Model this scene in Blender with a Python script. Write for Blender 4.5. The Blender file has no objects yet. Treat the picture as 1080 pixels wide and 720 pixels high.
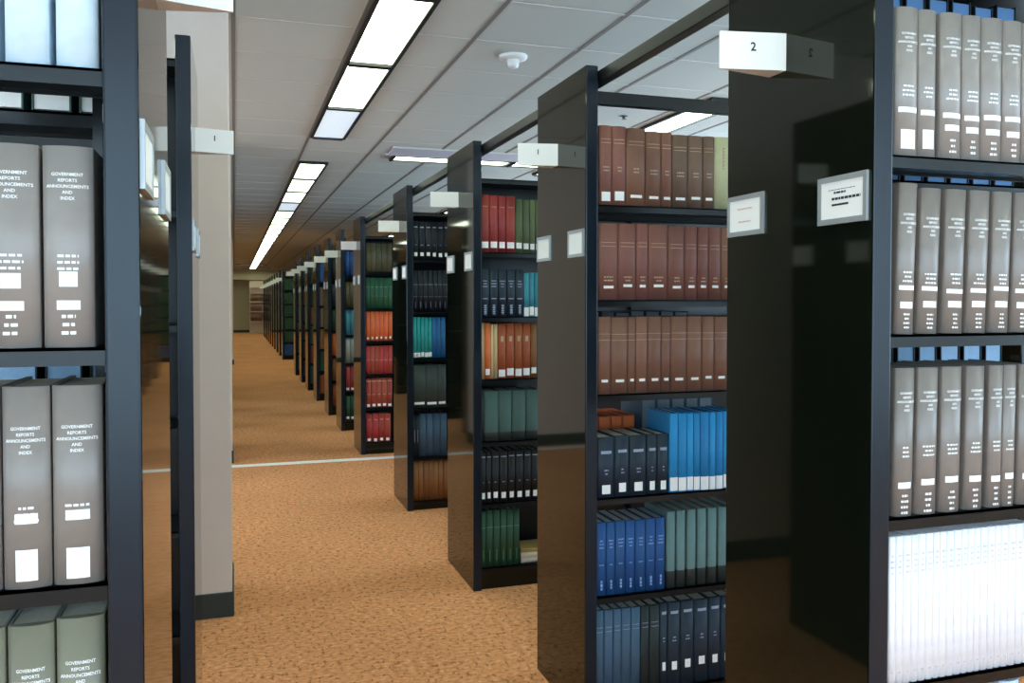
import bpy, bmesh, math, random
from mathutils import Vector, Matrix
random.seed(7)
S = bpy.context.scene
COL = S.collection
PI = math.pi

# ------------------------------------------------------------------ materials
def lin(c):
    return tuple(((x/255)/12.92 if x/255 <= .04045 else ((x/255+.055)/1.055)**2.4) for x in c) + (1,)

MATS = {}
def mat(name, rgb, rough=.6, spec=.5, metal=0., vary=0., noise=0., nscale=60., bump=0., bscale=400., coat=0.):
    if name in MATS: return MATS[name]
    m = bpy.data.materials.new(name); m.use_nodes = True
    nt = m.node_tree; b = nt.nodes['Principled BSDF']
    b.inputs['Base Color'].default_value = lin(rgb)
    b.inputs['Roughness'].default_value = rough
    b.inputs['Specular IOR Level'].default_value = spec
    b.inputs['Metallic'].default_value = metal
    b.inputs['Coat Weight'].default_value = coat
    src = None
    if vary or noise:
        hs = nt.nodes.new('ShaderNodeHueSaturation'); hs.inputs['Color'].default_value = lin(rgb)
        val = None
        if vary:
            oi = nt.nodes.new('ShaderNodeObjectInfo')
            mr = nt.nodes.new('ShaderNodeMapRange'); mr.inputs['To Min'].default_value = 1-vary; mr.inputs['To Max'].default_value = 1+vary
            nt.links.new(oi.outputs['Random'], mr.inputs['Value']); val = mr.outputs['Result']
            mh = nt.nodes.new('ShaderNodeMapRange'); mh.inputs['To Min'].default_value = .5-vary*.05; mh.inputs['To Max'].default_value = .5+vary*.05
            w = nt.nodes.new('ShaderNodeMath'); w.operation = 'FRACT'
            w2 = nt.nodes.new('ShaderNodeMath'); w2.operation = 'MULTIPLY'; w2.inputs[1].default_value = 7.31
            nt.links.new(oi.outputs['Random'], w2.inputs[0]); nt.links.new(w2.outputs[0], w.inputs[0]); nt.links.new(w.outputs[0], mh.inputs['Value'])
            nt.links.new(mh.outputs['Result'], hs.inputs['Hue'])
        if noise:
            tc = nt.nodes.new('ShaderNodeTexCoord'); nz = nt.nodes.new('ShaderNodeTexNoise')
            nz.inputs['Scale'].default_value = nscale; nz.inputs['Detail'].default_value = 5
            nt.links.new(tc.outputs['Object'], nz.inputs['Vector'])
            m2 = nt.nodes.new('ShaderNodeMapRange'); m2.inputs['From Min'].default_value = .3; m2.inputs['From Max'].default_value = .7
            m2.inputs['To Min'].default_value = 1-noise; m2.inputs['To Max'].default_value = 1+noise
            nt.links.new(nz.outputs['Fac'], m2.inputs['Value'])
            if val is not None:
                mm = nt.nodes.new('ShaderNodeMath'); mm.operation = 'MULTIPLY'
                nt.links.new(val, mm.inputs[0]); nt.links.new(m2.outputs['Result'], mm.inputs[1]); val = mm.outputs[0]
            else: val = m2.outputs['Result']
        nt.links.new(val, hs.inputs['Value'])
        nt.links.new(hs.outputs['Color'], b.inputs['Base Color'])
    if bump:
        tc = nt.nodes.new('ShaderNodeTexCoord'); nz = nt.nodes.new('ShaderNodeTexNoise'); nz.inputs['Scale'].default_value = bscale
        bp = nt.nodes.new('ShaderNodeBump'); bp.inputs['Strength'].default_value = bump; bp.inputs['Distance'].default_value = .001
        nt.links.new(tc.outputs['Object'], nz.inputs['Vector']); nt.links.new(nz.outputs['Fac'], bp.inputs['Height']); nt.links.new(bp.outputs['Normal'], b.inputs['Normal'])
    MATS[name] = m
    return m

def emit(name, rgb, strength, stripes=0):
    m = bpy.data.materials.new(name); m.use_nodes = True
    nt = m.node_tree; b = nt.nodes['Principled BSDF']
    b.inputs['Base Color'].default_value = lin((200, 200, 200)); b.inputs['Roughness'].default_value = .4
    b.inputs['Emission Color'].default_value = lin(rgb); b.inputs['Emission Strength'].default_value = strength
    MATS[name] = m
    return m

BLACK = mat('black_gloss_paint', (16, 19, 13), rough=.05, spec=.3)
BLACK.node_tree.nodes['Principled BSDF'].inputs['Specular Tint'].default_value = (.92, .96, .78, 1)
EDGE = mat('black_edge_blue_reflection', (15, 25, 36), rough=.28, spec=.36)  # black edge paint, blue window reflection worked into the colour
STEEL = mat('black_satin_steel', (9, 11, 13), rough=.3, spec=.36)
WHITE = mat('white_plastic', (240, 238, 236), rough=.45)
PAPER = mat('white_label_paper', (245, 243, 240), rough=.7, spec=.3)
INK = mat('black_ink', (30, 30, 34), rough=.6)
FOIL = mat('white_foil_lettering', (232, 230, 228), rough=.5)
GILT = mat('pale_gilt_lettering', (186, 158, 132), rough=.5)
PAGES = mat('cream_pages', (214, 204, 184), rough=.8, noise=.06, nscale=150)
PAGEB = mat('blue_shade_pages', (150, 190, 226), rough=.8, noise=.05, nscale=150)  # page white with the bluish shade put into its colour
SILVER = mat('brushed_silver_frame', (168, 172, 174), rough=.35, metal=.4)
ALU = mat('pale_metal_strip', (250, 244, 234), rough=.5)

# ------------------------------------------------------------------ mesh helpers
def link(name, me, parent=None, loc=(0, 0, 0)):
    o = bpy.data.objects.new(name, me); COL.objects.link(o); o.location = loc
    if parent: o.parent = parent
    return o

def finish(bm, name, mats, smooth=False):
    me = bpy.data.meshes.new(name)
    bmesh.ops.recalc_face_normals(bm, faces=bm.faces[:])
    bm.to_mesh(me); bm.free()
    for m in (mats if isinstance(mats, (list, tuple)) else [mats]): me.materials.append(m)
    if smooth:
        for p in me.polygons: p.use_smooth = True
    return me

def add_box(bm, x0, x1, y0, y1, z0, z1, mi=0, bevel=0.):
    vs = [bm.verts.new(p) for p in ((x0,y0,z0),(x1,y0,z0),(x1,y1,z0),(x0,y1,z0),(x0,y0,z1),(x1,y0,z1),(x1,y1,z1),(x0,y1,z1))]
    fs = [bm.faces.new([vs[i] for i in q]) for q in ((0,3,2,1),(4,5,6,7),(0,1,5,4),(1,2,6,5),(2,3,7,6),(3,0,4,7))]
    for f in fs: f.material_index = mi
    if bevel:
        es = list({e for f in fs for e in f.edges})
        r = bmesh.ops.bevel(bm, geom=es, offset=bevel, segments=2, profile=.5, affect='EDGES')
        for f in r['faces']: f.material_index = mi
    return fs

def box_mesh(name, dims, m, bevel=0.):
    bm = bmesh.new(); add_box(bm, *dims, bevel=bevel); return finish(bm, name, m)

def add_prism(bm, pts, z0, z1, mi=0):
    a = [bm.verts.new((x, y, z0)) for x, y in pts]; b = [bm.verts.new((x, y, z1)) for x, y in pts]
    n = len(pts); fs = [bm.faces.new(a[::-1]), bm.faces.new(b)]
    for i in range(n): fs.append(bm.faces.new((a[i], a[(i+1) % n], b[(i+1) % n], b[i])))
    for f in fs: f.material_index = mi
    return fs

def add_lathe(bm, prof, seg=32, mi=0, c=(0, 0, 0)):
    rings = []
    for r, z in prof:
        rings.append([bm.verts.new((c[0]+r*math.cos(2*PI*i/seg), c[1]+r*math.sin(2*PI*i/seg), c[2]+z)) for i in range(seg)])
    for a, b in zip(rings, rings[1:]):
        for i in range(seg): bm.faces.new((a[i], a[(i+1) % seg], b[(i+1) % seg], b[i])).material_index = mi
    bm.faces.new(rings[0][::-1]).material_index = mi; bm.faces.new(rings[-1]).material_index = mi

def tag(o, label, cat, group=None, kind=None):
    o['label'] = label; o['category'] = cat
    if group: o['group'] = group
    if kind: o['kind'] = kind
    return o

def struct(name, me, loc=(0, 0, 0)):
    o = link(name, me, None, loc); o['kind'] = 'structure'; return o

def empty(name, loc=(0, 0, 0), rz=0):
    o = bpy.data.objects.new(name, None); COL.objects.link(o); o.location = loc; o.rotation_euler = (0, 0, rz)
    o.empty_display_size = .1
    return o

def text_mesh(body, spacing=1.0):
    cu = bpy.data.curves.new('tmp', 'FONT'); cu.body = body; cu.align_x = 'CENTER'; cu.align_y = 'CENTER'; cu.size = 1; cu.space_line = spacing
    cu.resolution_u = 2; cu.offset = .02
    o = bpy.data.objects.new('tmp', cu); COL.objects.link(o)
    dg = bpy.context.evaluated_depsgraph_get()
    me = bpy.data.meshes.new_from_object(o.evaluated_get(dg))
    vs = [v.co.copy() for v in me.vertices]; fs = [list(p.vertices) for p in me.polygons]
    bpy.data.objects.remove(o); bpy.data.meshes.remove(me); bpy.data.curves.remove(cu)
    x0, x1 = min(v.x for v in vs), max(v.x for v in vs); y0, y1 = min(v.y for v in vs), max(v.y for v in vs)
    return [((v.x-(x0+x1)/2)/(x1-x0), (v.y-(y0+y1)/2)/(y1-y0)) for v in vs], fs, (y1-y0)/(x1-x0)

# ------------------------------------------------------------------ the room
ZC = 2.90
XL, XR_, YB, YF = -4.6, 5.3, -2.6, 41.5

def carpet():
    m = bpy.data.materials.new('orange_loop_carpet'); m.use_nodes = True
    nt = m.node_tree; b = nt.nodes['Principled BSDF']; b.inputs['Roughness'].default_value = .95; b.inputs['Specular IOR Level'].default_value = .15
    tc = nt.nodes.new('ShaderNodeTexCoord')
    def noise(scale, stretch, detail=3):
        mp = nt.nodes.new('ShaderNodeMapping'); mp.inputs['Scale'].default_value = stretch
        n = nt.nodes.new('ShaderNodeTexNoise'); n.inputs['Scale'].default_value = scale; n.inputs['Detail'].default_value = detail
        nt.links.new(tc.outputs['Object'], mp.inputs['Vector']); nt.links.new(mp.outputs['Vector'], n.inputs['Vector']); return n.outputs['Fac']
    def ramp(src, stops):
        r = nt.nodes.new('ShaderNodeValToRGB'); nt.links.new(src, r.inputs['Fac'])
        e = r.color_ramp.elements
        while len(e) < len(stops): e.new(.5)
        for k, (p, c) in enumerate(stops): e[k].position = p; e[k].color = lin(c)
        return r.outputs['Color']
    def mix(a, c, fac, mode='MULTIPLY'):
        x = nt.nodes.new('ShaderNodeMix'); x.data_type = 'RGBA'; x.blend_type = mode; x.inputs[0].default_value = fac
        nt.links.new(a, x.inputs[6]); nt.links.new(c, x.inputs[7]); return x.outputs[2]
    base = ramp(noise(34, (1, 1.7, 1), 4), [(.30, (198, 130, 82)), (.47, (226, 154, 102)), (.62, (240, 168, 118)), (.75, (250, 192, 150))])
    fleck = ramp(noise(38, (1.5, .8, 1), 2), [(.33, (116, 80, 50)), (.43, (255, 255, 255)), (1, (255, 255, 255))])
    c = mix(base, fleck, .55)
    big = ramp(noise(1.1, (1, 1, 1), 2), [(.3, (228, 226, 220)), (.7, (255, 255, 255))])
    c = mix(c, big, .6)
    nt.links.new(c, b.inputs['Base Color'])
    bp = nt.nodes.new('ShaderNodeBump'); bp.inputs['Strength'].default_value = .1; bp.inputs['Distance'].default_value = .003
    nt.links.new(noise(160, (1, 1, 1), 2), bp.inputs['Height']); nt.links.new(bp.outputs['Normal'], b.inputs['Normal'])
    return m

CEIL = mat('mineral_ceiling_tile', (206, 211, 208), rough=.95, spec=.1, noise=.05, nscale=260)
GRIDD = mat('shadow_grey_runner', (128, 124, 120), rough=.7)  # tee grey darkened to paint in the shadow lines
GRIDL = mat('pale_ceiling_tee', (205, 203, 200), rough=.6)
WALLM = mat('cream_wall_paint', (196, 188, 160), rough=.85, noise=.02, nscale=8)
COLM = mat('beige_column_paint', (214, 196, 184), rough=.75, noise=.015, nscale=10)
BASEM = mat('dark_green_rubber_base', (38, 48, 46), rough=.5)

struct('floor', box_mesh('floor', (XL, XR_, YB, YF, -.1, 0), carpet()))
struct('ceiling', box_mesh('ceiling', (XL, XR_, YB, YF, ZC, ZC+.1), CEIL))
SY0, SY1, SZ0, SZ1 = -1.9, 13.0, .8, 2.72  # extent of the added side window openings
for nm, x0 in (('wall_left', XL-.15), ('wall_right', XR_)):
    bm = bmesh.new()
    add_box(bm, x0, x0+.15, YB, SY0, 0, ZC); add_box(bm, x0, x0+.15, SY1, YF, 0, ZC)
    add_box(bm, x0, x0+.15, SY0, SY1, 0, SZ0); add_box(bm, x0, x0+.15, SY0, SY1, SZ1, ZC)
    struct(nm, finish(bm, nm, WALLM))
struct('wall_front', box_mesh('wall_front', (XL, XR_, YF, YF+.15, 0, ZC), WALLM))
struct('trim_1', box_mesh('trim_1', (XL, XR_, YF-.9, YF, 2.42, ZC), WALLM))       # soffit against the far wall
struct('baseboard_front', box_mesh('baseboard_front', (XL, XR_, YF-.02, YF, 0, .11), BASEM))
# wall behind the camera with a long window band
bm = bmesh.new()
WX0, WX1, WZ0, WZ1 = -4.0, 4.7, .55, 2.78
add_box(bm, XL, WX0, YB-.15, YB, 0, ZC); add_box(bm, WX1, XR_, YB-.15, YB, 0, ZC)
add_box(bm, WX0, WX1, YB-.15, YB, 0, WZ0); add_box(bm, WX0, WX1, YB-.15, YB, WZ1, ZC)
struct('wall_back', finish(bm, 'wall_back', WALLM))
bm = bmesh.new()
nb = 5
for i in range(nb+1):
    x = WX0+(WX1-WX0)*i/nb; x = min(max(x, WX0+.03), WX1-.03)
    add_box(bm, x-.03, x+.03, YB-.12, YB-.04, WZ0, WZ1)
for z in (WZ0+.03, WZ1-.03): add_box(bm, WX0, WX1, YB-.12, YB-.04, z-.03, z+.03)
win = struct('window_1', finish(bm, 'window_1', mat('white_window_frame', (225, 225, 222), rough=.5)))
g = bpy.data.materials.new('window_glass'); g.use_nodes = True
nt = g.node_tree; nt.nodes.remove(nt.nodes['Principled BSDF'])
tr = nt.nodes.new('ShaderNodeBsdfTransparent'); gl = nt.nodes.new('ShaderNodeBsdfGlossy'); gl.inputs['Roughness'].default_value = .02
mx = nt.nodes.new('ShaderNodeMixShader'); mx.inputs[0].default_value = .06
nt.links.new(tr.outputs[0], mx.inputs[1]); nt.links.new(gl.outputs[0], mx.inputs[2]); nt.links.new(mx.outputs[0], nt.nodes['Material Output'].inputs[0])
link('pane', box_mesh('pane', (WX0+.03, WX1-.03, YB-.083, YB-.077, WZ0+.03, WZ1-.03), g), win)

for k, (nm, x) in enumerate((('added_window_2', XL-.08), ('added_window_3', XR_+.08))):  # side windows added to bring daylight to ceiling and aisle floor
    bm = bmesh.new()
    n = 8
    for i in range(n+1):
        yy = min(max(SY0+(SY1-SY0)*i/n, SY0+.03), SY1-.03); add_box(bm, x-.04, x+.04, yy-.03, yy+.03, SZ0, SZ1)
    for z in (SZ0+.03, SZ1-.03): add_box(bm, x-.04, x+.04, SY0, SY1, z-.03, z+.03)
    w_ = struct(nm, finish(bm, nm, MATS['white_window_frame']))
    link('pane', box_mesh('pane', (x-.003, x+.003, SY0+.03, SY1-.03, SZ0+.03, SZ1-.03), g), w_)

# ceiling grid: runners along the aisle, shadow painted in as grey; pale tees across it
bm = bmesh.new(); P = .625
x = 1.255-P*12
while x < XR_:
    if x > XL: add_box(bm, x-.011, x+.011, YB, YF, ZC-.004, ZC+.01)
    x += P
gr = struct('trim_2', finish(bm, 'trim_2', GRIDD))
bm = bmesh.new(); y = 3.92-P*10
while y < YF-.9:
    if y > YB: add_box(bm, XL, XR_, y-.010, y+.010, ZC-.003, ZC+.01)
    y += P
struct('trim_3', finish(bm, 'trim_3', GRIDL))

# ------------------------------------------------------------------ ceiling lights
LAMP = emit('lit_prismatic_lens', (228, 246, 216), 6.)
DIM = emit('unlit_bluish_lens', (190, 208, 222), .75)
HOUS = mat('black_light_housing', (24, 22, 22), rough=.5)
RIBW = mat('white_lens_rib', (230, 226, 224), rough=.5)

def fixture_parts(L, W, lens, ribs):
    bm = bmesh.new()
    for s in (-1, 1): add_box(bm, s*(W/2+.012)-.012, s*(W/2+.012)+.012, -L/2, L/2, -.022, .004)
    for s in (-1, 1): add_box(bm, -W/2, W/2, s*(L/2-.012)-.012, s*(L/2-.012)+.012, -.03, .004)
    h = finish(bm, 'housing', HOUS)
    bm = bmesh.new(); add_box(bm, -W/2, W/2, -L/2+.024, L/2-.024, -.012, .002)
    l = finish(bm, 'lens', lens)
    return h, l
FX = {('lit'): fixture_parts(1.215, .25, LAMP, 1), ('dim'): fixture_parts(1.215, .25, DIM, 1)}
def fixture(x, y, kind, label, group, rz=0):
    t = empty('ceiling_light', (x, y, ZC), rz)
    tag(t, label, 'light', group)
    h, l = FX[kind]
    link('housing', h, t); link('lens', l, t)
    return t
ORD = ['zeroth','first','second','third','fourth','fifth','sixth','seventh','eighth','ninth','tenth','eleventh','twelfth','thirteenth','fourteenth','fifteenth','sixteenth','seventeenth','eighteenth','nineteenth','twentieth','twenty-first','twenty-second','twenty-third','twenty-fourth','twenty-fifth','twenty-sixth','twenty-seventh','twenty-eighth','twenty-ninth','thirtieth']
AX = .785
# main row over the aisle: three fittings, one tile left out, then the unbroken run to the far end
ys = [4.55-1.22*k for k in (3, 2, 1)]+[4.55, 5.78, 7.0]
for k, y in enumerate(ys):
    if k < 3: fixture(AX, y, 'lit', 'white strip light in the aisle row, overhead near the camera', 'strip lights overhead near the camera')
    else: fixture(AX, y, 'dim' if k == 5 else 'lit', ['wide bright strip light cut by the top of the picture', 'bright strip light between the cut one and the dim one', 'dim bluish strip light ending the first row over the aisle'][k-3], 'strip lights over the aisle')
y = 9.6; k = 1
while y < 39.5:
    fixture(AX, y, 'dim' if k in (4,) else 'lit', f'strip light over the aisle, {ORD[k]} beyond the ceiling gap', 'strip lights over the aisle'); y += 1.235; k += 1
# rows over the stacks to both sides
for x in (3.35,):
    for k in range(14):
        y = -1.2+1.235*2.2*k
        if x == 3.35:
            y = 5.9+2.6*(k-2)
        fixture(x, y, 'lit', 'white strip light over the right-hand stacks', 'strip lights over the right-hand stacks')
for x in (-1.75,):
    for k in range(14):
        fixture(x, -1.2+2.72*k, 'lit', 'white strip light over the left-hand stacks', 'strip lights over the left-hand stacks')
# crosswise run beyond the second right-hand rack
for k in range(2):
    fixture(2.10+1.235*k, 8.45, 'lit', ['crosswise strip light seen above the third right-hand rack', 'crosswise strip light farther along, behind the second right-hand rack'][k], 'crosswise strip lights', PI/2)
# pale lavender panel beside it
t = empty('ceiling_panel', (2.05, 8.10, ZC)); tag(t, 'long lavender ceiling panel beside the crosswise strip light', 'ceiling panel')
bm = bmesh.new(); add_box(bm, -.62, 1.7, -.19, .19, -.012, .002); link('panel', finish(bm, 'panel', mat('lavender_panel', (214, 214, 232), rough=.5)), t)
bm = bmesh.new()
for y in (-.2, .2): add_box(bm, -.64, 1.72, y-.01, y+.01, -.016, .002)
link('frame', finish(bm, 'frame', GRIDL), t)
fixture(.6, 35.0, 'lit', 'faint crosswise strip light at the far end of the aisle', 'crosswise strip lights', PI/2)

fixture(.95, 39.7, 'lit', 'added strip light brightening the pale far bookcase', 'crosswise strip lights', PI/2)  # fitting added to brighten the far bookcase

# smoke detector and sprinkler
t = empty('smoke_detector', (1.56, 4.77, ZC)); tag(t, 'white round smoke detector on the ceiling above the second right rack', 'smoke detector')
bm = bmesh.new(); add_lathe(bm, [(.082, 0), (.084, -.008), (.078, -.02), (.05, -.026)]); link('base', finish(bm, 'base', WHITE, True), t)
bm = bmesh.new(); add_lathe(bm, [(.036, -.024), (.034, -.05), (.03, -.066), (.018, -.074)]); link('sensor_head', finish(bm, 'sensor_head', WHITE, True), t)
t = empty('sprinkler_head', (2.88, 6.05, ZC)); tag(t, 'small dark sprinkler head on the ceiling above the brown books', 'sprinkler')
bm = bmesh.new(); add_lathe(bm, [(.03, 0), (.032, -.004), (.015, -.007), (.009, -.02), (.02, -.024), (.02, -.027)], 20); link('body', finish(bm, 'body', mat('dark_bronze', (70, 66, 60), rough=.5)), t)

# ------------------------------------------------------------------ columns
def column(name, x1, y0, w=1.3, t=.46):
    o = struct(name, box_mesh(name, (x1-w, x1, y0, y0+t, 0, ZC), COLM, .006))
    bm = bmesh.new(); add_box(bm, x1-w-.008, x1+.008, y0-.008, y0+t+.008, 0, .115, bevel=.004)
    b = link('baseboard', finish(bm, 'baseboard', BASEM), o)
    return o
column('column', -.018, 4.16)
column('column.001', -.022, 8.1)
column('column.002', -.022, 20.6)

# floor strip
o = link('floor_strip', box_mesh('floor_strip', (XL+.05, XR_-.05, 7.87, 7.975, 0.0005, .006), ALU, .002)); tag(o, 'pale metal threshold strip crossing the orange carpet', 'floor strip')

# ------------------------------------------------------------------ shelving
PT = .045      # end panel thickness
T_A = text_mesh('1'); T_Z = text_mesh('2')

def print_mesh(name, rows, m, seed):
    """illegible print: rows of short dashes, rows = (x0,x1,z,h); lies in the plane y=0 facing -y"""
    r = random.Random(seed); bm = bmesh.new()
    for x0, x1, z, h in rows:
        x = x0
        while x < x1-.0008:
            w = min(r.uniform(.0022, .006), x1-x)
            add_box(bm, x, x+w, -.0003, .0003, z-h/2, z+h/2); x += w+r.uniform(.0008, .0018)
    return finish(bm, name, m)

def rack(label, xf, y0, dep, sg, zs, fd, gap, canopy=None, length=1.9, glyph=None, full=True, back=True, cards=True, group=None, rail=False, sign=True):
    """double-faced steel shelving; xf = plane of the end panel's outer face, sg=+1 runs to +x"""
    t = empty('library_shelving', (xf, y0, 0)); tag(t, label, 'shelving', group)
    X = lambda a, b: (min(sg*a, sg*b), max(sg*a, sg*b))
    H = 2.27
    for a in (0, length+PT):
        em = box_mesh('end_panel', (*X(a, a+PT), 0, dep, 0, H), BLACK, .004); em.materials.append(EDGE)
        for p in em.polygons:
            if abs(p.normal.y) > .5: p.material_index = 1        # the folded front and rear flanges
        link('end_panel', em, t)
    bd = dep-fd-gap
    for z in zs:
        for (ya, yb, lip) in ((.012, fd, .012), (dep-bd, dep-.012, dep-.012)):
            bm = bmesh.new()
            add_box(bm, *X(PT, PT+length), ya, yb, z-.004, z)
            add_box(bm, *X(PT, PT+length), ya, ya+.006, z-.024, z)
            add_box(bm, *X(PT, PT+length), yb-.006, yb, z-.010, z)
            link('shelf', finish(bm, 'shelf', STEEL), t)
    bm = bmesh.new()
    add_box(bm, *X(PT, PT+length), .02, .026, 0, zs[-1]-.024); add_box(bm, *X(PT, PT+length), dep-.026, dep-.02, 0, zs[-1]-.024)
    link('kick_plate', finish(bm, 'kick_plate', BLACK), t)
    yc = fd+gap/2
    for a in (PT+.002, PT+length/2, PT+length-.042):
        link('upright', box_mesh('upright', (*X(a, a+.04), yc-.02, yc+.02, 0, 2.2), STEEL), t)
    if back:
        link('added_back_panel', box_mesh('added_back_panel', (*X(PT+.003, PT+length-.003), yc+.0205, yc+.0235, .03, (canopy or 2.07)-.01), STEEL), t)  # added sheet that blocks window light showing through the shelves
    if rail:
        link('top_rail', box_mesh('top_rail', (*X(PT+.045, PT+length), yc-.02, yc+.02, 2.2, 2.245), STEEL), t)
    if canopy:
        bm = bmesh.new(); add_box(bm, *X(PT, PT+length), .012, dep-.012, canopy-.006, canopy)
        add_box(bm, *X(PT, PT+length), .012, .018, canopy-.024, canopy); add_box(bm, *X(PT, PT+length), dep-.018, dep-.012, canopy-.024, canopy)
        link('canopy_shelf', finish(bm, 'canopy_shelf', STEEL), t)
    if sign:
        yc2 = dep*.5+.06*sg*0+.05; sl = .146 if sg > 0 else .122
        bm = bmesh.new()
        add_prism(bm, [(0, yc2-.03), (-sg*sl, yc2-.002), (-sg*sl, yc2+.002), (0, yc2+.03)] if sg > 0 else [(0, yc2+.03), (-sg*sl, yc2+.002), (-sg*sl, yc2-.002), (0, yc2-.03)], 1.968, 2.048)
        s = link('flag_sign', finish(bm, 'flag_sign', WHITE), t); s['label'] = 'white wedge-shaped flag sign'
        if glyph:
            vs, fs, asp = glyph
            hh = .019; ww = hh/asp
            a = Vector((-sg*sl, yc2-.002, 0)); b = Vector((0, yc2-.03, 0))
            if sg < 0: a, b = b, a
            d = (b-a).normalized(); n = Vector((d.y, -d.x, 0)); n = n if n.y < 0 else -n
            c = (a+b)/2+Vector((0, 0, 2.017))+n*.0008
            bm = bmesh.new(); V = [bm.verts.new(c+d*(x*ww)+Vector((0, 0, z*hh))) for x, z in vs]
            for f in fs: bm.faces.new([V[i] for i in f])
            
            link('sign_letter', finish(bm, 'sign_letter', INK), s)
    if cards:
        for k, (ya, w) in enumerate(((.012, .142), (dep-.155, .145))):
            z0, z1 = 1.622, 1.717
            bm = bmesh.new(); o = -sg
            th = .006
            for q in ((ya, ya+w, z0, z0+.011), (ya, ya+w, z1-.011, z1), (ya, ya+.010, z0+.011, z1-.011), (ya+w-.010, ya+w, z0+.011, z1-.011)):
                add_box(bm, *sorted((0, o*th)), *q)
            hld = link('card_holder', finish(bm, 'card_holder', SILVER), t); hld['label'] = 'silver-edged card holder'
            bm = bmesh.new(); add_box(bm, *sorted((o*.0005, o*.004)), ya+.010, ya+w-.010, z0+.011, z1-.011)
            link('card', finish(bm, 'card', PAPER), hld)
            if full and glyph is T_Z:
                r = random.Random(3+k); bm = bmesh.new()
                def bar(yA, yB, z, h):
                    add_box(bm, *sorted((o*.004, o*.0045)), yA, yB, z-h/2, z+h/2)
                yy = ya+w/2 if sg > 0 else ya+w/2
                rows = ((.02, .098, 1.690, .0012), (.036, .07, 1.684, .004), (.03, .112, 1.672, .005)) if k == 0 else ((.03, .09, 1.685, .003), (.035, .085, 1.655, .003))
                for a, b, z, h in rows:
                    x = a
                    while x < b:
                        q = min(r.uniform(.004, .011), b-x); bar(ya+w-.012-x-q, ya+w-.012-x, z, h); x += q+.002
                if k == 0: bar(ya+w-.012-.078, ya+w-.012-.03, 1.660, .004)
                link('card_print', finish(bm, 'card_print', INK if k == 0 else mat('faded_red_ink', (214, 170, 168), rough=.7)), hld)
    return t

# ------------------------------------------------------------------ books
BOOKN = [0]
GRA = text_mesh('GOVERNMENT\nREPORTS\nANNOUNCEMENTS\nAND\nINDEX', 1.32)

def bulge(w): return min(.007, w*.13)
def sy(x, w): return -bulge(w)*(1-(2*x/w)**2)

def strip(bm, w, x0, x1, z0, z1, off=.0006):
    n = max(1, min(6, int((x1-x0)/w*7)))
    lo = []; hi = []
    for i in range(n+1):
        x = x0+(x1-x0)*i/n; y = sy(x, w)-off
        lo.append(bm.verts.new((x, y, z0))); hi.append(bm.verts.new((x, y, z1)))
    for i in range(n): bm.faces.new((lo[i], lo[i+1], hi[i+1], hi[i]))
    

def cover_bmesh(bm, w, h, d, band=None, pages=None):
    """case of a hardback: rounded spine, two boards, hollow for the page block; slot 0 cover, 1 pages, 2 band"""
    t = min(.0028, w*.16); n = 8
    out = [(-w/2, d)]+[(-w/2, .004)]
    out += [(-w/2+w*i/n, sy(-w/2+w*i/n, w)) for i in range(n+1)]
    out[2] = (-w/2+.0008, .0008); out[-1] = (w/2-.0008, .0008)
    out += [(w/2, .004), (w/2, d), (w/2-t, d), (w/2-t, .007), (-w/2+t, .007), (-w/2+t, d)]
    zz = [0, h] if not band else [0, band, h]
    rings = [[bm.verts.new((x, y, z)) for x, y in out] for z in zz]
    N = len(out)
    for k in range(len(zz)-1):
        for i in range(N):
            f = bm.faces.new((rings[k][i], rings[k][(i+1) % N], rings[k+1][(i+1) % N], rings[k+1][i]))
            f.material_index = 2 if (band and k == 0) else 0
            if 1 < i < n+2: f.smooth = True
    bm.faces.new(rings[0][::-1]).material_index = 2 if band else 0; bm.faces.new(rings[-1])
    return t

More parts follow.
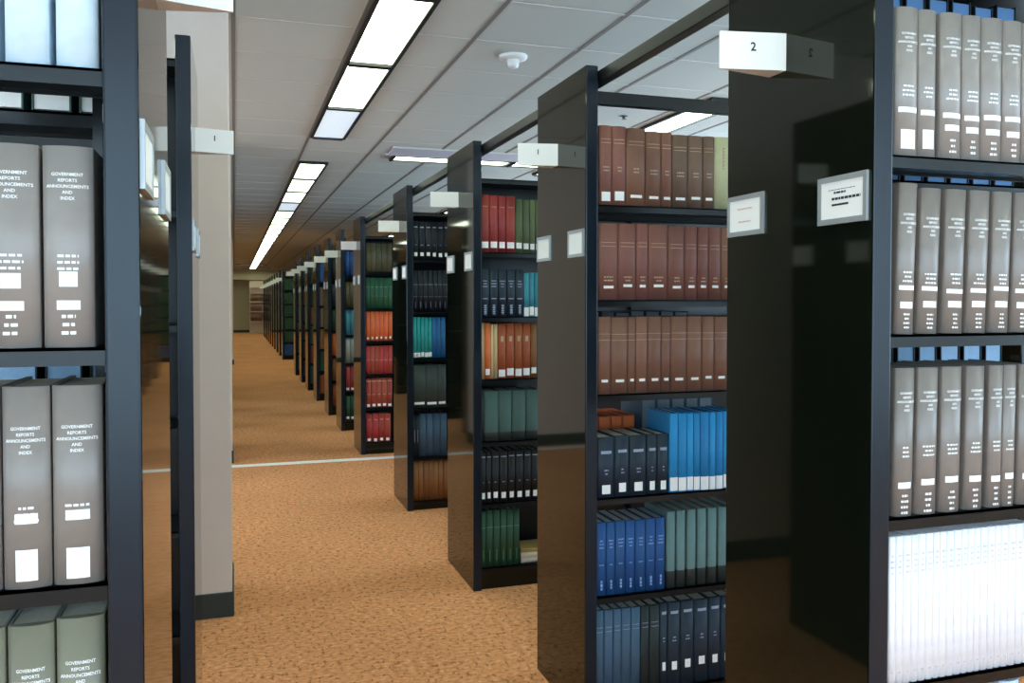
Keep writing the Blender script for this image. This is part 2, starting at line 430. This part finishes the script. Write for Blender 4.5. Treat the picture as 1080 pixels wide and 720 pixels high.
def book(x, y, z, w, h, d, covm, pagem, marks, label, group, near, rz=0, tilt=0, band=None, bandm=None, foil=FOIL, noun='book'):
    BOOKN[0] += 1
    rnd = random.Random(BOOKN[0]*17)
    bm = bmesh.new(); t = cover_bmesh(bm, w, h, d, band)
    if not near: add_box(bm, -w/2+t+.0003, w/2-t-.0003, .0075, d-.003, .003, h-.004, mi=1)
    me = finish(bm, 'book', [covm, pagem, bandm or covm])
    z += .0006
    o = link(noun, me, None, (x, y, z)); o.rotation_euler = (0, tilt, rz)
    tag(o, label, 'book', group)
    if near:
        link('page_block', box_mesh('page_block', (-w/2+t+.0003, w/2-t-.0003, .0075, d-.003, .003, h-.004), pagem), o)
    def piece(nm, bmx, m): link(nm, finish(bmx, nm, m), o)
    for mk in marks:
        k = mk[0]; b = bmesh.new()
        if k == 'L':                       # paper label: centre fraction from the top, height frac, width frac
            _, f, hf, wf = mk; zc = h*(1-f); j = rnd.uniform(-.012, .012)*h
            strip(b, w, max(-w*wf/2, -w*.47), min(w*wf/2, w*.47), zc-h*hf/2+j, zc+h*hf/2+j)
            piece('call_number_label', b, PAPER)
        elif k == 'B':                     # tooled rule across the spine
            _, f, hf, wf = mk; zc = h*(1-f)
            strip(b, w, -w*wf/2, w*wf/2, zc-h*hf/2, zc+h*hf/2)
            piece('spine_rule', b, foil)
        elif k == 'M':                     # illegible lettering: n rows of dashes
            _, f, rows, pitch, wf = mk
            for r in range(rows):
                ww = w*wf*rnd.uniform(.5, 1); zc = h*(1-f)-r*pitch; xx = -ww/2
                while xx < ww/2-.0006:
                    q = min(rnd.uniform(.06, .15)*w, ww/2-xx); strip(b, w, xx, xx+q, zc-pitch*.2, zc+pitch*.2); xx += q+w*.032
            piece('spine_lettering', b, foil)
        elif k == 'V':                     # vertical lettering
            _, f, hf, wf = mk; z1 = h*(1-f+hf/2); z0 = h*(1-f-hf/2)
            while z1 > z0:
                q = rnd.uniform(.006, .012); strip(b, w, -w*wf/2, w*wf/2, max(z0, z1-q), z1); z1 -= q+.003
            piece('spine_lettering', b, foil)
        elif k == 'T':                     # the readable title
            _, f, hf, wf = mk; vs, fs, asp = GRA
            zc = h*(1-f); V = [b.verts.new((p*w*wf, sy(p*w*wf, w)-.0008, zc+q*h*hf)) for p, q in vs]
            for q in fs: b.faces.new([V[i] for i in q])
            piece('title_lettering', b, foil)
    return o

def C(name, rgb, rough=.55, vary=.12, spec=.4): return mat('cloth_'+name, rgb, rough=rough, vary=vary, noise=.05, nscale=40, spec=spec)

def run(x0, y, z, specs, shelf, rackname, near, sg=1, dep=.175, tilt=0, xmax=None, start=1):
    """specs: list of (width, height, material, page, marks, colour words, extra)"""
    x = x0; n = start
    for sp in specs:
        w, h, cm, pm, marks, words = sp[:6]; ex = sp[6] if len(sp) > 6 else {}
        ex = dict(ex); gap = ex.pop('gap', .0012); dp = ex.pop('d', dep); yo = ex.pop('yo', 0.)
        tl = ex.pop('tilt', tilt)
        label = f"{words}, {ORD[n]} from end panel, {shelf}, {rackname}"
        ww = w*math.cos(tl)+abs(h*math.sin(tl))*0
        cx = x+sg*(w/2)
        zz = z+abs(math.sin(tl))*w/2
        book(cx, y+yo, zz, w, h, dp, cm, pm, marks, label, f"books on the {shelf} of the {rackname}", near, tilt=tl, **ex)
        x += sg*(w/math.cos(tl)+gap); n += 1
    return x

# ---- colours
GREY = C('grey_brown', (128, 119, 113), vary=.06, rough=.34, spec=.5)
GREY2 = C('warm_grey', (140, 132, 126), vary=.05, rough=.34, spec=.5)
GREYG = C('olive_grey', (118, 114, 96), vary=.05, rough=.34, spec=.5)
WHT = C('white', (240, 236, 240), vary=.02, rough=.5)
ICE = C('ice_blue', (206, 226, 238), vary=.03, rough=.4)
BROWN = C('brown', (132, 92, 76), vary=.10)
BROWNR = C('red_brown', (134, 88, 78), vary=.10)
BROWND = C('dark_brown', (114, 90, 76), vary=.12)
CREAMG = C('cream_green', (190, 190, 150), vary=.05)
NAVY = C('navy', (34, 48, 62), vary=.12)
SKY = C('sky_blue', (34, 136, 196), vary=.14)
COBALT = C('cobalt_blue', (30, 76, 134), vary=.08)
SLATE = C('slate_blue', (62, 88, 112), vary=.12)
TEALG = C('grey_teal', (100, 128, 128), vary=.06)
TEALD = C('dark_grey_teal', (66, 92, 86), vary=.05)
DARKB = C('near_black', (34, 44, 46), vary=.1)
RED = C('red', (150, 60, 54), vary=.14)
GREENO = C('olive_green', (92, 106, 72), vary=.1)
GREEN = C('green', (42, 88, 62), vary=.14)
NAVYD = C('dark_navy', (24, 32, 40), vary=.14)
ORANGE = C('orange', (216, 104, 58), vary=.10)
RUST = C('rust', (156, 78, 46), vary=.12)
TEAL = C('teal', (60, 134, 150), vary=.1)
AQUA = C('aqua', (40, 158, 158), vary=.08)
MIDB = C('mid_blue', (36, 104, 160), vary=.08)
BLACKB = C('black', (24, 26, 28), vary=.1)
SCARLET = C('scarlet', (158, 54, 46), vary=.14)
OCHRE = C('ochre_brown', (140, 92, 50), vary=.1)
DGREEN = C('deep_green', (38, 74, 52), vary=.12)
OLIVED = C('dark_olive', (82, 80, 56), vary=.08)
BANDD = mat('dark_spine_band', (40, 48, 46), rough=.6)

R = random.Random(11)
def jit(w, p=.12): return w*R.uniform(1-p, 1+p)

# ---- positions of the racks
XF, XG = 1.14, -.12
Zs = [1.748, 1.404, 1.050, .722, .395, .07]
S1 = [1.800, 1.472, 1.144, .783, .439, .085]
S2 = [1.714, 1.388, 1.071, .752, .438, .107]
S3 = [1.759, 1.398, 1.068, .718, .373, .062]
S4 = [1.747, 1.398, 1.085, .765, .446, .113]
SL = [1.780, 1.407, 1.088, .750, .42, .08]
rack('foremost black shelving on the right, flag sign 2, grey and white books', XF, 1.315, .50, 1, Zs, .17, .12, canopy=2.211, back=False, glyph=T_Z, group='black shelving along the right of the aisle')
rack('second black shelving on the right, brown and blue books, flag sign 1', XF, 2.69, .49, 1, S1, .22, .06, glyph=T_A, rail=True, back=False, group='black shelving along the right of the aisle')
rack('third black shelving on the right, red books on its top shelf', XF, 4.13, .55, 1, S2, .24, .06, canopy=2.085, full=False, group='black shelving along the right of the aisle')
rack('fourth black shelving on the right, aqua books at its middle', XF, 5.86, .53, 1, S3, .23, .06, canopy=2.085, full=False, group='black shelving along the right of the aisle')
rack('fifth black shelving on the right, green, orange and red books, beyond the floor strip', XF, 8.15, .50, 1, S4, .22, .06, canopy=2.085, full=False, group='black shelving along the right of the aisle')
far_y = [9.72, 11.1, 12.75, 14.3, 15.75, 17.3, 22.0, 23.6, 25.2, 26.8, 28.4, 30.0, 31.6, 33.2, 34.8, 36.4]
for k, y in enumerate(far_y):
    rack(f'{ORD[k+6]} black shelving on the right, counted from the front', XF, y, .50, 1, S4, .22, .06, canopy=2.085, full=False, cards=k < 6, group='black shelving along the right of the aisle')
rack('foremost black shelving on the left, pale blue and grey books', XG, 1.25, .525, -1, SL, .15, .17, back=False, group='black shelving along the left of the aisle')
rack('second black shelving on the left, its narrow edge before the beige column', XG, 2.765, .52, -1, S4, .22, .08, canopy=2.20, glyph=T_A, group='black shelving along the left of the aisle', full=False)
for k, y in enumerate((8.75, 10.3, 11.8, 13.3, 14.8)):
    rack('black shelving on the left, hidden behind the beige column', XG-.02, y, .50, -1, S4, .22, .06, canopy=2.085, full=False, cards=False, sign=False, group='hidden left shelving')

# steel ties over the racks
o = link('tie_bar', box_mesh('tie_bar', (1.188, 1.226, 1.34, 8.6, 2.214, 2.256), STEEL, .003)); tag(o, 'black steel tie bar running above the right-hand racks', 'tie bar')

R1, R2, R3, R4, R5, R6 = 'foremost right rack', 'second right rack', 'third right rack', 'fourth right rack', 'fifth right rack', 'sixth right rack'
L1 = 'foremost left rack'
SH = ['top shelf', 'second shelf', 'third shelf', 'fourth shelf', 'fifth shelf', 'bottom shelf']

# ---- foremost right rack
mt = [('T', .235, .13, .86), ('M', .53, 3, .0085, .6), ('L', .70, .036, .8)]
big = mt+[('L', .885, .13, .62)]
sm = mt+[('L', .80, .042, .66), ('M', .875, 3, .011, .35)]
wd = 'grey-brown volume with white titles'
run(1.208, 1.338, Zs[0], [(.054, .284, GREY2, PAGES, big, 'tall-labelled grey-brown volume'), (.043, .284, GREY2, PAGES, big, 'tall-labelled grey-brown volume', {'gap': .010}), (.053, .284, GREY2, PAGES, sm, wd), (.047, .284, GREY2, PAGES, sm, wd), (.054, .284, GREY2, PAGES, sm, wd), (.05, .284, GREY2, PAGES, sm, wd), (.05, .284, GREY2, PAGES, sm, wd)], SH[0], R1, True)
mt = [('T', .265, .13, .86), ('M', .59, 3, .0085, .6), ('L', .695, .03, .8), ('L', .805, .044, .66), ('M', .868, 4, .0085, .36)]
run(1.213, 1.338, Zs[1], [(.044, .292, GREY, PAGES, mt, wd, {'gap': .010}), (.048, .284, GREY, PAGES, mt, wd, {'gap': .013}), (.05, .284, GREY, PAGES, mt, wd, {'gap': .010}), (.05, .284, GREY, PAGES, mt, wd, {'gap': .010}), (.048, .284, GREY, PAGES, mt, wd, {'gap': .008}), (.05, .284, GREY, PAGES, mt, wd), (.05, .284, GREY, PAGES, mt, wd)], SH[1], R1, True, tilt=math.radians(1.6))
mt = [('T', .225, .13, .86), ('M', .535, 3, .0085, .6), ('L', .785, .042, .64), ('M', .86, 4, .011, .4)]
run(1.212, 1.338, Zs[2], [(.047, .288, GREY, PAGES, mt, wd, {'gap': .008}), (.050, .288, GREY, PAGES, mt, wd, {'gap': .009}), (.050, .288, GREY, PAGES, mt, wd, {'gap': .012}), (.046, .288, GREY, PAGES, mt, wd, {'gap': .013}), (.036, .288, GREY, PAGES, mt, wd, {'gap': .001}), (.034, .288, GREY, PAGES, mt, wd, {'gap': .008}), (.05, .288, GREY, PAGES, mt, wd)], SH[2], R1, True, tilt=math.radians(.8))
wm = [('M', .13, 4, .011, .6), ('M', .92, 1, .007, .5)]
run(1.202, 1.335, Zs[3], [(jit(.0165, .15), .29, WHT, PAPER, wm, 'thin white journal', {'foil': mat('grey_print', (206, 200, 206), rough=.6)}) for _ in range(20)], SH[3], R1, True)
lm = C('pale_lilac', (196, 204, 226), vary=.04)
run(1.205, 1.335, Zs[4], [(.11, .262, lm, PAPER, [], 'wide pale blue volume', {'gap': .004}), (.055, .296, lm, PAPER, [('V', .3, .2, .1)], 'pale lilac volume', {'gap': .004}), (.05, .296, lm, PAPER, [], 'pale lilac volume', {'gap': .004}), (.05, .296, lm, PAPER, [], 'pale lilac volume', {'gap': .004}), (.05, .296, lm, PAPER, [], 'pale lilac volume')], SH[4], R1, True)
# backs of the books standing on the other side: pages towards us
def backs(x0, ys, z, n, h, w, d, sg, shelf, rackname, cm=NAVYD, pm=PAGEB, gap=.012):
    x = x0
    for k in range(n):
        ww = jit(w, .08)
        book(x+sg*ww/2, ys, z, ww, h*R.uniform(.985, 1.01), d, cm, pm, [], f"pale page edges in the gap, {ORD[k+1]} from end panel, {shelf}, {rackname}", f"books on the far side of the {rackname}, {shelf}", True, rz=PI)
        x += sg*(ww+gap)
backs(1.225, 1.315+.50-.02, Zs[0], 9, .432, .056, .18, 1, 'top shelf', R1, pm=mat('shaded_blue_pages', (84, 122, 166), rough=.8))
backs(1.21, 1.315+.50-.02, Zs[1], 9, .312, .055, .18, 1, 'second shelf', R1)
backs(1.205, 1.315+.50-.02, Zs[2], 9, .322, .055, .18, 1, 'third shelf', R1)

# ---- foremost left rack (runs away to the left of its end panel)
lt = [('T', .20, .135, .82), ('M', .545, 3, .0085, .55), ('L', .66, .075, .36), ('L', .785, .046, .46), ('M', .845, 3, .011, .3)]
lt2 = [('T', .265, .135, .82), ('M', .60, 3, .0085, .55), ('L', .66, .05, .48), ('L', .885, .155, .46)]
XP = XG-PT-.006
run(XP, 1.272, SL[0], [(.052, .30, ICE, PAPER, [], 'pale ice-blue volume', {'gap': .008, 'd': .145}), (.052, .30, ICE, PAPER, [], 'pale ice-blue volume', {'gap': .008, 'd': .145}), (.06, .30, ICE, PAPER, [], 'pale ice-blue volume', {'d': .145})], SH[0], L1, True, sg=-1)
run(XP-.008, 1.272, SL[1], [(.062, .268, GREY2, PAGES, lt, wd, {'gap': .004}), (.066, .268, GREY2, PAGES, lt, wd, {'gap': .004}), (.06, .268, GREY2, PAGES, lt, wd)], SH[1], L1, True, sg=-1, dep=.16)
run(XP, 1.272, SL[2], [(.062, .268, GREY, PAGES, lt2, wd, {'gap': .002}), (.057, .268, GREY, PAGES, lt2, wd, {'gap': .002}), (.06, .268, GREY, PAGES, lt2, wd)], SH[2], L1, True, sg=-1, dep=.17)
run(XP, 1.272, SL[3], [(.060, .292, GREYG, PAGES, lt2, 'olive-grey volume with white titles', {'gap': .002}), (.056, .288, GREYG, PAGES, lt2, 'olive-grey volume with white titles', {'gap': .002}), (.06, .288, GREYG, PAGES, lt2, 'olive-grey volume with white titles')], SH[3], L1, True, sg=-1, dep=.175)
backs(XP-.012, 1.25+.525-.015, SL[0], 4, .27, .062, .19, -1, 'top shelf', L1, cm=TEALD, pm=PAPER)
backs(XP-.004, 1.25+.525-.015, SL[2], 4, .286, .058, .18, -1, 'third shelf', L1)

# ---- second right rack
y = 2.72; X0 = 1.196
b1 = [('B', .17, .008, .8), ('B', .215, .008, .8), ('M', .52, 2, .012, .5)]
bt = b1+[('L', .88, .115, .68)]; bs = b1+[('L', .87, .038, .6)]
bw = 'brown bound volume'
def mk(ws, h, cm, marks, words, pm=PAGES, foil=GILT, **k):
    return [(w, h*(1+R.uniform(-.006, .006)), cm, pm, marks, words, dict(foil=foil, **k)) for w in ws]
run(X0+.006, y, S1[0], mk((.048, .052), .275, BROWNR, bt, 'red-brown bound volume with square label')+mk((.074,), .27, BROWN, bs, bw)+mk((.06, .042), .265, BROWN, bs, bw)+mk((.062, .06, .046), .26, BROWND, bs, 'dark brown bound volume')+mk((.066,), .262, CREAMG, [('V', .3, .3, .12)], 'cream-green volume', gap=.004)+mk((.05,), .25, CREAMG, [], 'cream-green volume'), SH[0], R2, True)
bs2 = [('B', .25, .007, .75), ('B', .30, .007, .75), ('M', .7, 2, .012, .5), ('L', .82, .036, .5)]
run(X0+.002, y, S1[1], mk((.076, .068, .046, .076), .266, BROWNR, bs2, bw)+mk((.066, .05, .045, .05), .263, BROWNR, bs2, 'purplish brown bound volume')+mk((.05,), .26, BROWN, bs2, bw), SH[1], R2, True)
bs3 = [('B', .22, .006, .98), ('B', .30, .006, .98), ('L', .83, .036, .5)]
run(X0+.002, y, S1[2], mk((.049, .064, .029, .046, .052, .036, .064, .06, .05, .055), .268, BROWN, bs3, bw)+mk((.05,), .268, BROWND, bs3, 'dark brown bound volume'), SH[2], R2, True)
nv = [('B', .25, .05, .6), ('M', .55, 2, .012, .25), ('L', .86, .15, .48)]
x = run(X0, y, S1[3], mk((.066, .056, .066, .041, .044), .212, NAVY, nv, 'navy volume with white label', foil=mat('grey_foil', (150, 160, 182), rough=.5)), SH[3], R2, True)
run(x+.002, y-.004, S1[3], mk((.033, .034, .026, .026, .036, .026, .03, .03, .03), .282, SKY, [('L', .905, .17, .92)], 'sky-blue volume with white foot label', pm=PAPER), SH[3], R2, True, start=6)
# two orange books and pale ones seen over the navy row, on the other side
for k in range(3):
    book(1.335+.05*k, 2.69+.49-.018, S1[3], .046, .25, .2, ORANGE, mat('orange_pages', (216, 112, 56), rough=.7), [], f"orange volume behind the navy ones, {ORD[k+1]} from end panel, {R2}", 'orange volumes behind the navy ones', True, rz=PI)
cb = [('M', .25, 3, .012, .55), ('M', .58, 1, .01, .5), ('V', .86, .13, .2)]
x = run(X0-.002, y, S1[4], mk((.037, .034, .038, .036, .04, .038, .037), .256, COBALT, cb, 'cobalt blue volume with white lettering', foil=mat('pale_blue_foil', (130, 160, 214), rough=.5)), SH[4], R2, True)
run(x+.006, y, S1[4], mk((.034, .034, .036, .036, .036, .034, .034), .276, TEALG, [], 'thin grey-teal volume with dark foot', gap=.007, band=.06, bandm=BANDD), SH[4], R2, True, start=8)
sl = [('B', .2, .006, .7), ('B', .25, .006, .7)]
x = run(X0-.008, y, S1[5], mk((.036, .034, .03, .036, .036), .30, SLATE, sl, 'slate-blue volume', foil=mat('grey_foil', (150, 160, 182))), SH[5], R2, True)
x = run(x, y, S1[5], mk((.034, .04), .30, DARKB, sl, 'near-black volume', foil=mat('grey_foil', (150, 160, 182))), SH[5], R2, True, start=6)
run(x, y, S1[5], mk((.03, .05, .055, .058, .05, .05), .30, NAVY, [('B', .12, .035, .6), ('M', .42, 2, .012, .35), ('L', .75, .1, .42)], 'navy volume with white label', foil=mat('grey_foil', (150, 160, 182))), SH[5], R2, True, start=8)

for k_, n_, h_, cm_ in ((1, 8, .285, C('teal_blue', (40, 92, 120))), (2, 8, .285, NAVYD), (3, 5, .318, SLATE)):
    backs(1.195+(.30 if k_ == 3 else 0), 2.69+.49-.018, S1[k_], n_, h_, .058, .19, 1, SH[k_], R2, cm=cm_, pm=mat('shade_darkened_pages', (120, 132, 140), rough=.8), gap=.004)  # page colour darkened to carry the shade of the gap

# ---- third right rack
y = 4.165; X0 = 1.192
wl = [('L', .87, .11, .75)]
x = run(X0-.003, y, S2[0], mk((.045, .045, .04, .05), .29, RED, wl[:1]+[('B', .2, .01, .6)], 'red volume'), SH[0], R3, False)
run(x, y, S2[0], mk((.038, .036, .03, .034, .05), .275, GREENO, wl, 'olive-green volume'), SH[0], R3, False, start=5)
x = run(X0-.003, y, S2[1], mk((.045,)*5, .242, NAVY, [('M', .25, 3, .014, .6), ('B', .62, .02, .6), ('V', .85, .2, .3)], 'navy volume', foil=mat('grey_foil', (150, 160, 182))), SH[1], R3, False)
run(x, y, S2[1], mk((.028, .026, .03, .03), .225, TEAL, [('L', .88, .2, .9)], 'teal thin volume with foot label', pm=PAPER), SH[1], R3, False, start=6)
x = run(X0-.006, y, S2[2], mk((.022,), .285, mat('pale_tan', (190, 160, 120)), [], 'tan thin volume')+mk((.03,), .285, ORANGE, wl, 'orange volume with foot label')+mk((.016, .02), .28, mat('cloth_pale_stripe', (222, 190, 140), vary=.15), [], 'cream thin volume')+mk((.044, .044, .042, .042), .282, RUST, [('B', .28, .1, .35), ('L', .89, .13, .8)], 'rust-brown volume with foot label')+mk((.036,), .28, OCHRE, wl, 'ochre volume with foot label'), SH[2], R3, False)
run(X0-.003, y, S2[3], mk((.016,), .26, DARKB, [], 'near-black thin volume')+mk((.076, .07, .075, .07), .258, TEALD, [], 'wide grey-teal volume with dark foot', band=.045, bandm=BANDD), SH[3], R3, False)
run(X0-.004, y, S2[4], mk((.028, .028, .04, .044, .04, .044, .04, .04), .26, BLACKB, [('B', .1, .02, .7), ('M', .6, 1, .012, .4), ('L', .86, .12, .55)], 'black volume with white label', foil=mat('grey_foil', (150, 160, 182))), SH[4], R3, False)
x = run(X0-.006, y, S2[5], mk((.03, .036, .036, .034, .034, .034), .29, DGREEN, [('B', .3, .01, .9), ('V', .8, .2, .12)], 'deep green volume', foil=mat('green_foil', (90, 150, 110), rough=.5)), SH[5], R3, False)
# three books lying flat at the end of the bottom shelf
zz = S2[5]
for k, (c, t_, nm) in enumerate(((C('pale_cream', (214, 204, 184), vary=.03), .028, 'cream'), (C('pale_cream', (214, 204, 184)), .026, 'pale'), (C('tan_gold', (176, 144, 82)), .02, 'gold'))):
    o = book(x+.2, y+.005, zz+t_/2, t_, .19, .15, c, PAGES, [], f"{nm} book lying flat, {['lowest', 'middle', 'topmost'][k]} of the little pile, {SH[5]}, {R3}", 'books lying flat on the bottom shelf', False)
    o.rotation_euler = (0, -PI/2, 0); zz += t_+.0005

# ---- fourth right rack
y = 5.895; X0 = 1.192
nb_ = [('B', .15, .03, .6), ('M', .62, 1, .014, .4), ('L', .87, .1, .55)]
gf = mat('grey_foil', (150, 160, 182))
run(X0-.003, y, S3[0], mk((.042, .044, .044, .04, .044, .04), .265, NAVYD, nb_, 'dark navy volume with white label', foil=gf), SH[0], R4, False)
run(X0-.003, y, S3[1], mk((.036, .034, .036, .036, .03, .034, .036), .285, NAVYD, [('B', .35, .02, 1), ('B', .65, .012, .9), ('V', .85, .15, .2)], 'dark navy volume', foil=mat('dim_foil', (96, 104, 124), rough=.5)), SH[1], R4, False)
x = run(X0-.003, y, S3[2], mk((.026,)*5, .285, AQUA, [('L', .92, .11, .95)], 'aqua thin volume with white foot', pm=PAPER), SH[2], R4, False)
run(x, y, S3[2], mk((.03, .03, .035), .285, MIDB, [], 'mid-blue volume', pm=PAPER), SH[2], R4, False, start=6)
run(X0-.003, y, S3[3], mk((.09, .085, .06), .30, C('dark_slate', (58, 70, 66), vary=.05), [('L', .9, .06, .8)], 'wide dark slate box volume'), SH[3], R4, False)
run(X0-.003, y, S3[4], mk((.02, .02), .29, NAVYD, [('V', .5, .3, .2)], 'dark thin volume', foil=gf)+mk((.05, .048, .05, .048), .30, SLATE, [], 'slate-blue volume'), SH[4], R4, False)
run(X0-.003, y, S3[5], mk((.034, .036, .036, .034, .034, .036, .036), .285, OCHRE, [], 'ochre-brown volume'), SH[5], R4, False)

# ---- fifth right rack
y = 8.185; X0 = 1.192
run(X0, y, S4[0], mk((.05,)*5, .27, OLIVED, [], 'dark olive volume'), SH[0], R5, False)
run(X0, y, S4[1], mk((.042,)*6, .29, GREEN, [('B', .3, .03, .5), ('M', .6, 1, .014, .5)], 'green volume', foil=mat('green_foil', (90, 150, 110))), SH[1], R5, False)
run(X0, y, S4[2], mk((.042,)*6, .28, ORANGE, [('L', .9, .07, .4)], 'orange volume'), SH[2], R5, False)
run(X0, y, S4[3], mk((.042,)*6, .27, C('brick_red', (170, 66, 56), vary=.16), [('B', .5, .02, .6)], 'brick-red volume'), SH[3], R5, False)
run(X0, y, S4[4], mk((.05,)*5, .28, C('brick', (158, 70, 50), vary=.12), [('B', .1, .03, .9), ('B', .55, .02, .5), ('L', .92, .09, .6)], 'brick-brown volume with white foot label'), SH[4], R5, False)
run(X0, y, S4[5], mk((.06, .06, .055, .06), .27, SCARLET, [('B', .2, .03, .5), ('L', .92, .1, .5)], 'scarlet volume with white foot label'), SH[5], R5, False)

# ---- sixth right rack: the narrow slice between the fifth and the aisle
y = 9.755
sixth = [(COBALT, 'cobalt blue'), (OLIVED, 'dark olive'), (TEAL, 'teal'), (C('pale_grey', (150, 154, 148)), 'pale grey'), (RED, 'dark red'), (DGREEN, 'deep green')]
for k, (c, nm) in enumerate(sixth):
    run(X0, y, S4[k], mk((.05, .05, .05), .28, c, [('L', .9, .1, .6)] if k in (4, 5) else [], nm+' volume'), SH[k], R6, False)
seventh = [(NAVYD, 'dark navy'), (NAVY, 'navy'), (DGREEN, 'deep green'), (ORANGE, 'orange'), (OCHRE, 'ochre'), (RUST, 'rust')]
for k, (c, nm) in enumerate(seventh):
    run(X0, 11.135, S4[k], mk((.055, .055), .28, c, [], nm+' volume'), SH[k], 'seventh right rack', False)

# ---- everything farther off: a few pixels per rack
pal = [DGREEN, NAVYD, BROWND, OLIVED, SLATE, RUST, GREENO, TEALD, DARKB, COBALT, OCHRE, BROWN]
bm = bmesh.new(); rr = random.Random(5)
def far_book(bm, x, y, z, w, h, mi, d=.18):
    n = 4; b = w*.1
    pts = [(x+w*i/n, y-b*(1-(2*i/n-1)**2)) for i in range(n+1)]+[(x+w, y+d), (x, y+d)]
    add_prism(bm, pts, z, z+h, mi)
for k, yy in enumerate(far_y[2:]):
    for j, z in enumerate(S4):
        ci = [0, 0, 0, 0, 0, 9][j] if abs(yy-22) < .1 else rr.randrange(len(pal))
        x = 1.192
        while x < (1.75 if abs(yy-22) < .1 else 1.42):
            w = rr.uniform(.035, .055); far_book(bm, x, yy+.035, z+.0006, w, rr.uniform(.255, .283), ci); x += w+.001
o = link('distant_books', finish(bm, 'distant_books', pal)); tag(o, 'slivers of dark green, brown and blue books on the most distant racks', 'books', kind='stuff')

# pale bookcase against the far wall
t = empty('bookcase', (.66, 40.55, 0)); tag(t, 'pale open bookcase standing at the far end of the aisle', 'bookcase')
BC = mat('pale_pink_laminate', (226, 206, 190), rough=.6)
bm = bmesh.new()
for x in (0, .62): add_box(bm, x, x+.04, 0, .3, 0, 2.3)
add_box(bm, .04, .62, .28, .3, .06, 2.3); add_box(bm, .04, .62, .0, .3, 0, .06); add_box(bm, 0, .66, -.01, .3, 2.06, 2.36)
link('carcass', finish(bm, 'carcass', BC), t)
for z in (.5, .95, 1.4, 1.8): link('shelf', box_mesh('shelf', (.04, .62, .01, .28, z, z+.04), BC), t)
rr = random.Random(9)
for z in (.54, .99, 1.44):
    x = .712
    for k in range(9):
        w = rr.uniform(.045, .065)
        if x+w > 1.27: break
        book(x+w/2, 40.60, z, w, .3, .2, BROWN, PAGES, [], f"brown book on the pale far bookcase, {ORD[k+1]} from left, {['lower', 'middle', 'upper'][[.54, .99, 1.44].index(z)]} shelf", 'brown books on the far bookcase', False); x += w+.002

# ------------------------------------------------------------------ light from outside, camera, view
w = bpy.data.worlds.new('World'); S.world = w; w.use_nodes = True
bg = w.node_tree.nodes['Background']; bg.inputs[0].default_value = (.57, .81, 1.0, 1); bg.inputs[1].default_value = 4.5
pl = bpy.data.lights.new('window_portal', 'AREA'); pl.shape = 'RECTANGLE'; pl.size = WX1-WX0; pl.size_y = WZ1-WZ0; pl.cycles.is_portal = True
po = bpy.data.objects.new('window_portal', pl); COL.objects.link(po); po.location = ((WX0+WX1)/2, YB-.16, (WZ0+WZ1)/2); po.rotation_euler = (PI/2, 0, PI)
for x, sgn in ((XL-.17, -1), (XR_+.17, 1)):  # portals for the added side windows
    pl = bpy.data.lights.new('added_window_portal', 'AREA'); pl.shape = 'RECTANGLE'; pl.size = SY1-SY0; pl.size_y = SZ1-SZ0; pl.cycles.is_portal = True
    po = bpy.data.objects.new('added_window_portal', pl); COL.objects.link(po); po.location = (x, (SY0+SY1)/2, (SZ0+SZ1)/2); po.rotation_euler = (PI/2, 0, sgn*PI/2)

F, VPU, HOR, PITCH = 900., 247., 317., math.radians(1.3)
yaw = math.atan((540-VPU)/F*math.cos(PITCH))
cam = bpy.data.cameras.new('camera'); co = bpy.data.objects.new('camera', cam); COL.objects.link(co)
co.location = (0, 0, 1.47); co.rotation_euler = (PI/2-PITCH, 0, -yaw)
cam.sensor_width = 36; cam.sensor_fit = 'HORIZONTAL'; cam.lens = F/1080*36
cam.shift_y = -(360-(HOR+F*math.tan(PITCH)))/1080
cam.clip_start = .05
S.camera = co
S.view_settings.view_transform = 'Standard'; S.view_settings.look = 'None'; S.view_settings.gamma = 1; S.view_settings.use_curve_mapping = False
S.view_settings.exposure = .52
